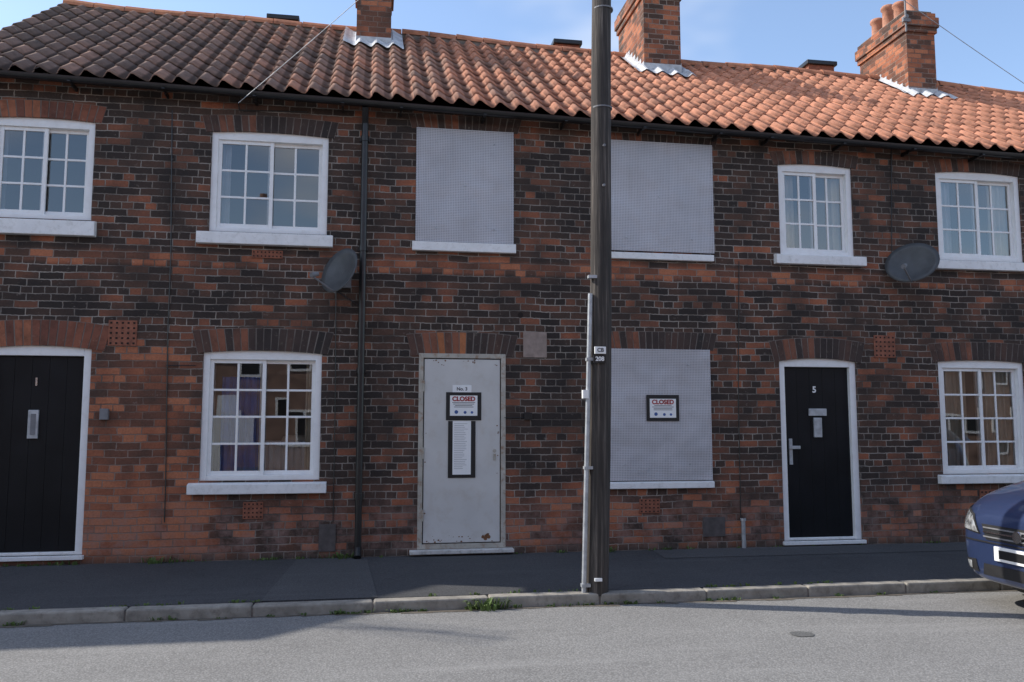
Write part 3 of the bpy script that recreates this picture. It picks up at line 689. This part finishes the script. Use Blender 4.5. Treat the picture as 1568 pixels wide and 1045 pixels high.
# ---------------------------------------------------------------- neighbours
SE=40.0; PHI=19.0
def plainhouse(name,x0,x1,y0,y1,ez,rz,front,wins=True,mat='brick_op'):
    e=empty(name); a=MB(); ym=(y0+y1)/2
    a.quad((x0,y0,-.1),(x1,y0,-.1),(x1,y0,ez),(x0,y0,ez));a.quad((x1,y1,-.1),(x0,y1,-.1),(x0,y1,ez),(x1,y1,ez))
    for x in (x0,x1): a.poly([(x,y0,-.1),(x,y1,-.1),(x,y1,ez),(x,ym,rz),(x,y0,ez)])
    a.obj("walls",M[mat],e)
    r=MB(); o=.2; sl=(rz-ez)/(ym-y0)
    n=int((x1-x0)/.25); 
    for s in (-1,1):
        for i in range(n):
            xa=x0+(x1-x0)*i/n; xb=x0+(x1-x0)*(i+1)/n; xm=(xa+xb)/2
            yy=ym+s*(ym-y0+o); zz=ez-o*sl
            r.quad((xa,yy,zz+.0),(xm,yy,zz+.04),(xm,ym,rz+.04),(xa,ym,rz)); r.quad((xm,yy,zz+.04),(xb,yy,zz),(xb,ym,rz),(xm,ym,rz+.04))
    r.obj("roof",M['ridge'],e)
    if wins:
        yw=y1 if front>0 else y0; s=front
        w=MB();gm=MB();x=x0+.9;k=0
        while x<x1-1.2:
            for (za,zb) in ((.8,2.0),(2.9,3.9)):
                if k%3==2 and za<1: 
                    w.box(x,x+.9,min(yw,yw+s*.03),max(yw,yw+s*.03),0,2.05); continue
                w.box(x-.06,x+1.06,min(yw,yw+s*.03),max(yw,yw+s*.03),za-.08,zb+.06); gm.box(x,x+.46,min(yw,yw+s*.036),max(yw,yw+s*.036),za,zb); gm.box(x+.54,x+1.,min(yw,yw+s*.036),max(yw,yw+s*.036),za,zb)
            x+=2.1;k+=1
        w.obj("window_frames",M['white'],e); gm.obj("window_panes",M['black'],e)
        c=MB(); x=x0+2.5
        while x<x1: c.box(x,x+.5,ym-.4,ym+.4,rz-.6,rz+.8); c.tube((x+.25,ym,rz+.8),(x+.25,ym,rz+1.2),.1); x+=5.2
        c.obj("chimneys",M['brick_op'],e)
    return e
plainhouse("brick_house.004",-22,22,-19.5,-14.0,4.4,6.6,1)
# taller neighbour on the left, whose shadow falls across the near road
T=G(408,980,RZD); LL=(-.10-T.y)/math.sin(R(PHI)); HH=RZD+LL*math.tan(R(SE)); XE=T.x-LL*math.cos(R(PHI))
nb=plainhouse("brick_house.005",-22,XE,0.1,5.5,HH+.12,HH+2.0,-1,False)
w=MB(); w.box(XE,-4.75,.1,2.6,-.1,4.25); w.obj("shadow_wing",M['brick_op'],nb)  # unseen wing, added so its shadow closes the gap beside the row
w=MB(); w.box(XE,-4.70,.0,2.7,4.25,4.35); w.obj("shadow_wing_roof",M['lead'],nb)
TA=G(640,966,RZD); LA=(.6-TA.y)/math.sin(R(PHI)); ax,ay,az=TA.x-LA*math.cos(R(PHI)),.6,RZD+LA*math.tan(R(SE))
w=MB(); w.tube((ax,ay,HH),(ax,ay,az+.2),.022,seg=8); w.tube((ax-.6,ay+.35,az),(ax+.6,ay-.35,az),.018,seg=6)
for k in range(9):
    q=-.5+k*.125; w.tube((ax+q-.12,ay-q*.58-.19,az),(ax+q+.12,ay-q*.58+.19,az),.010,seg=6)
w.obj("tv_aerial",M['steel'],nb)
# ---------------------------------------------------------------- car
car=empty("parked_car"); CX=4.86; CY=KY-.16-.86
paint,t,b=nt("blue_car_paint"); b.inputs['Metallic'].default_value=.5; b.inputs['Roughness'].default_value=.3; b.inputs['Coat Weight'].default_value=1.0; b.inputs['Coat Roughness'].default_value=.04
n=N(t); Pn=n('ShaderNodeNewGeometry').outputs['Position']; t.links.new(n.mix(n.mr(n.noise(Pn,400,2),.4,.6),(.04,.062,.15),(.055,.085,.20)),b.inputs['Base Color'])
M['paint']=paint
M['carglass']=simple("car_glass",(.015,.018,.02),.05,.1,3,spec=.8); M['rubber']=simple("tyre_rubber",(.02,.02,.02),.85,.2,20,.2); M['alloy']=simple("alloy_wheel",(.45,.46,.48),.35,.1,5,metal=.8); M['trim']=simple("car_trim",(.018,.018,.02),.6,.2,20)
hl,t,b=nt("headlamp_lens"); b.inputs['Roughness'].default_value=.08; b.inputs['Metallic'].default_value=.55; b.inputs['Coat Weight'].default_value=1
n=N(t); Pn=n('ShaderNodeNewGeometry').outputs['Position']; t.links.new(n.mix(n.mr(n.noise(Pn,18,2),.35,.65),(.16,.17,.18),(.85,.87,.88)),b.inputs['Base Color'])
M['lens']=hl
ST=[(0.00,.50,.52,.22,.45,.62,.50,.69,.34),
    (0.05,.66,.70,.20,.46,.69,.66,.78,.44),
    (0.20,.78,.82,.19,.48,.80,.77,.89,.52),
    (0.55,.82,.86,.19,.52,.92,.80,.99,.56),
    (1.00,.83,.87,.19,.54,1.00,.82,1.08,.60),
    (1.20,.83,.87,.19,.54,1.03,.82,1.13,.62),
    (1.95,.83,.87,.19,.54,1.05,.83,1.58,.56),
    (2.70,.83,.87,.19,.54,1.06,.83,1.65,.57),
    (3.60,.83,.87,.19,.54,1.07,.82,1.60,.56),
    (4.05,.80,.84,.22,.54,1.07,.79,1.44,.54),
    (4.22,.76,.80,.26,.52,1.0,.74,1.07,.60),
    (4.28,.62,.66,.30,.50,.80,.60,.86,.48)]
cm=MB(); 
for (x,a,bm,zb,zm,zs,ws,zt,wt) in ST:
    half=[(0,zb),(a*.8,zb),(a,zb+.06),(bm,zm),(bm*.99,zm+(zs-zm)*.6),(ws,zs),((ws+wt)/2+.03,(zs+zt)/2 if zt-zs>.3 else zs+(zt-zs)*.6),(wt,zt-.01),(0,zt+.02)]
    ring=[(-y,z) for y,z in half]+[(y,z) for y,z in reversed(half[1:-1])]
    for y,z in ring: cm.v.append((x,y,z))
nr=16
for s in range(len(ST)-1):
    for i in range(nr):
        j=(i+1)%nr; cm.f.append((s*nr+i,s*nr+j,(s+1)*nr+j,(s+1)*nr+i))
        seg_=i if i<8 else 15-i
        gl=0
        if seg_ in(5,6) and 6<=s<=8: gl=1
        if s==5 and seg_ in (5,6,7): gl=1
        if s==9 and seg_ in (6,7): gl=1
        cm.m.append(gl)
cm.f.append(tuple(range(nr))); cm.m.append(0); cm.f.append(tuple((len(ST)-1)*nr+i for i in range(nr-1,-1,-1))); cm.m.append(0)
body=cm.obj("body",[M['paint'],M['carglass']],None,smooth=True)
bm_=bmesh.new(); bm_.from_mesh(body.data); bmesh.ops.recalc_face_normals(bm_,faces=bm_.faces); bm_.to_mesh(body.data); bm_.free()
ss=body.modifiers.new("s",'SUBSURF'); ss.levels=2; ss.render_levels=2
cuts=[]
for wx in (.78,3.40):
    c=MB(); c.tube((wx,-1.2,.31),(wx,-.60,.31),.36,seg=40); c.tube((wx,.60,.31),(wx,1.2,.31),.36,seg=40); co=c.obj("cut",M['trim'],None); cuts.append(co)
    bo=body.modifiers.new("bo",'BOOLEAN'); bo.object=co; bo.operation='DIFFERENCE'; bo.solver='EXACT'
dg=bpy.context.evaluated_depsgraph_get(); me=bpy.data.meshes.new_from_object(body.evaluated_get(dg)); body.modifiers.clear(); body.data=me
for c in cuts: bpy.data.objects.remove(c,do_unlink=True)
body.parent=car
for p in me.polygons: p.use_smooth=True
def surfx(y,z):
    hit,loc,nn,_=body.ray_cast(Vector((-1,y,z)),Vector((1,0,0)))
    return loc.x if hit else .1
def patch(name,poly,mat,off=.008,res=14):
    A,B,C,D=[Vector((p[0],p[1])) for p in poly]; a=MB(); n=res
    for i in range(n+1):
        for j in range(n+1):
            u=i/n;v=j/n; p=(A.lerp(B,u)).lerp(D.lerp(C,u),v); a.v.append((surfx(p.x,p.y)-off,p.x,p.y))
    for i in range(n):
        for j in range(n): q=i*(n+1)+j; a.f.append((q,q+1,q+n+2,q+n+1)); a.m.append(0)
    return a.obj(name,M[mat],car,smooth=True)
for s in (1,-1):
    patch("headlight_surround",[(s*.43,.575),(s*.735,.60),(s*.775,.80),(s*.52,.725)],'trim',.006)
    patch("headlight",[(s*.445,.587),(s*.725,.61),(s*.762,.785),(s*.53,.713)],'lens',.012)
    patch("indicator",[(s*.70,.612),(s*.727,.613),(s*.757,.75),(s*.73,.74)],'orange',.015)
    patch("fog_recess",[(s*.47,.27),(s*.68,.28),(s*.70,.36),(s*.50,.37)],'trim',.006)
    patch("fog_lamp",[(s*.55,.29),(s*.62,.29),(s*.62,.35),(s*.55,.35)],'lens',.012)
patch("grille",[(-.36,.54),(.36,.54),(.41,.66),(-.41,.66)],'trim',.006)
for zz in (.565,.60,.635): patch("grille_bar",[(-.38,zz-.006),(.38,zz-.006),(.385,zz+.006),(-.385,zz+.006)],'chrome' if zz==.6 else 'greybox',.014)
patch("lower_grille",[(-.42,.26),(.42,.26),(.40,.35),(-.40,.35)],'trim',.006)
patch("bumper_strip",[(-.74,.515),(.74,.515),(.74,.527),(-.74,.527)],'trim',.008)
a=MB(); a.tube((surfx(0,.6)-.03,0,.60),(surfx(0,.6)-.012,0,.60),.045,seg=20); a.obj("badge",M['chrome'],car)
a=MB(); xx=surfx(0,.44)-.018; a.box(xx,xx+.02,-.26,.26,.39,.50); a.obj("number_plate",M['paper'],car,bevel=.003)
a=MB(); a.box(xx-.002,xx-.0005,-.205,.205,.412,.478); a.obj("number_plate_masking",M['signblack'],car)
for wx in (.78,3.40):
    for s in (-1,1):
        a=MB(); a.tube((wx,s*.66,.31),(wx,s*.845,.31),.31,seg=36); a.obj("tyre",M['rubber'],car,bevel=.02)
        a=MB(); a.tube((wx,s*.80,.31),(wx,s*.852,.31),.20,seg=30); a.obj("wheel_hub",M['alloy'],car,bevel=.01)
        a=MB(); a.tube((wx,s*.50,.31),(wx,s*.60,.31),.355,seg=30); a.obj("wheel_housing",M['trim'],car)
for s in (-1,1):
    a=MB(); a.box(1.35,1.55,s*.90-.09,s*.90+.09,1.06,1.20); a.obj("door_mirror",M['paint'],car,bevel=.04)
a=MB(); a.box(.4,4.0,-.6,.6,.17,.22); a.obj("underbody",M['trim'],car)
car.location=(CX,CY,RZD)
# ---------------------------------------------------------------- light
d=Vector((math.cos(R(SE))*math.cos(R(PHI)),-math.cos(R(SE))*math.sin(R(PHI)),-math.sin(R(SE))))
sl=bpy.data.lights.new("sun",'SUN'); sl.energy=5.0; sl.angle=R(.5); sl.color=(1,.94,.85)
so=bpy.data.objects.new("sun",sl); link(so); so.rotation_euler=d.to_track_quat('-Z','Y').to_euler(); so.location=(-10,5,15)
W=bpy.data.worlds.new("World"); sc.world=W; W.use_nodes=True; t=W.node_tree; n=N(t); bg=t.nodes['Background']
sk=n('ShaderNodeTexSky'); sk.sky_type='NISHITA'; sk.sun_disc=False; sk.sun_elevation=R(SE)
sdir=-d; sk.sun_rotation=math.atan2(sdir.x,sdir.y); sk.air_density=1.0; sk.dust_density=.7; sk.ozone_density=1.0
tc=n('ShaderNodeTexCoord').outputs['Generated']; mp=n('ShaderNodeMapping',{'Vector':tc,'Scale':(1,1,2.2)}).outputs[0]
cl=n.mr(n.noise(mp,2.1,4,.5),.48,.68,.04,.75,True)
c=n.mix(cl,n.mix(1.0,sk.outputs[0],(1.60,1.68,1.78),'MULTIPLY'),(9.0,9.0,9.1)); t.links.new(c,bg.inputs[0]); bg.inputs[1].default_value=.14
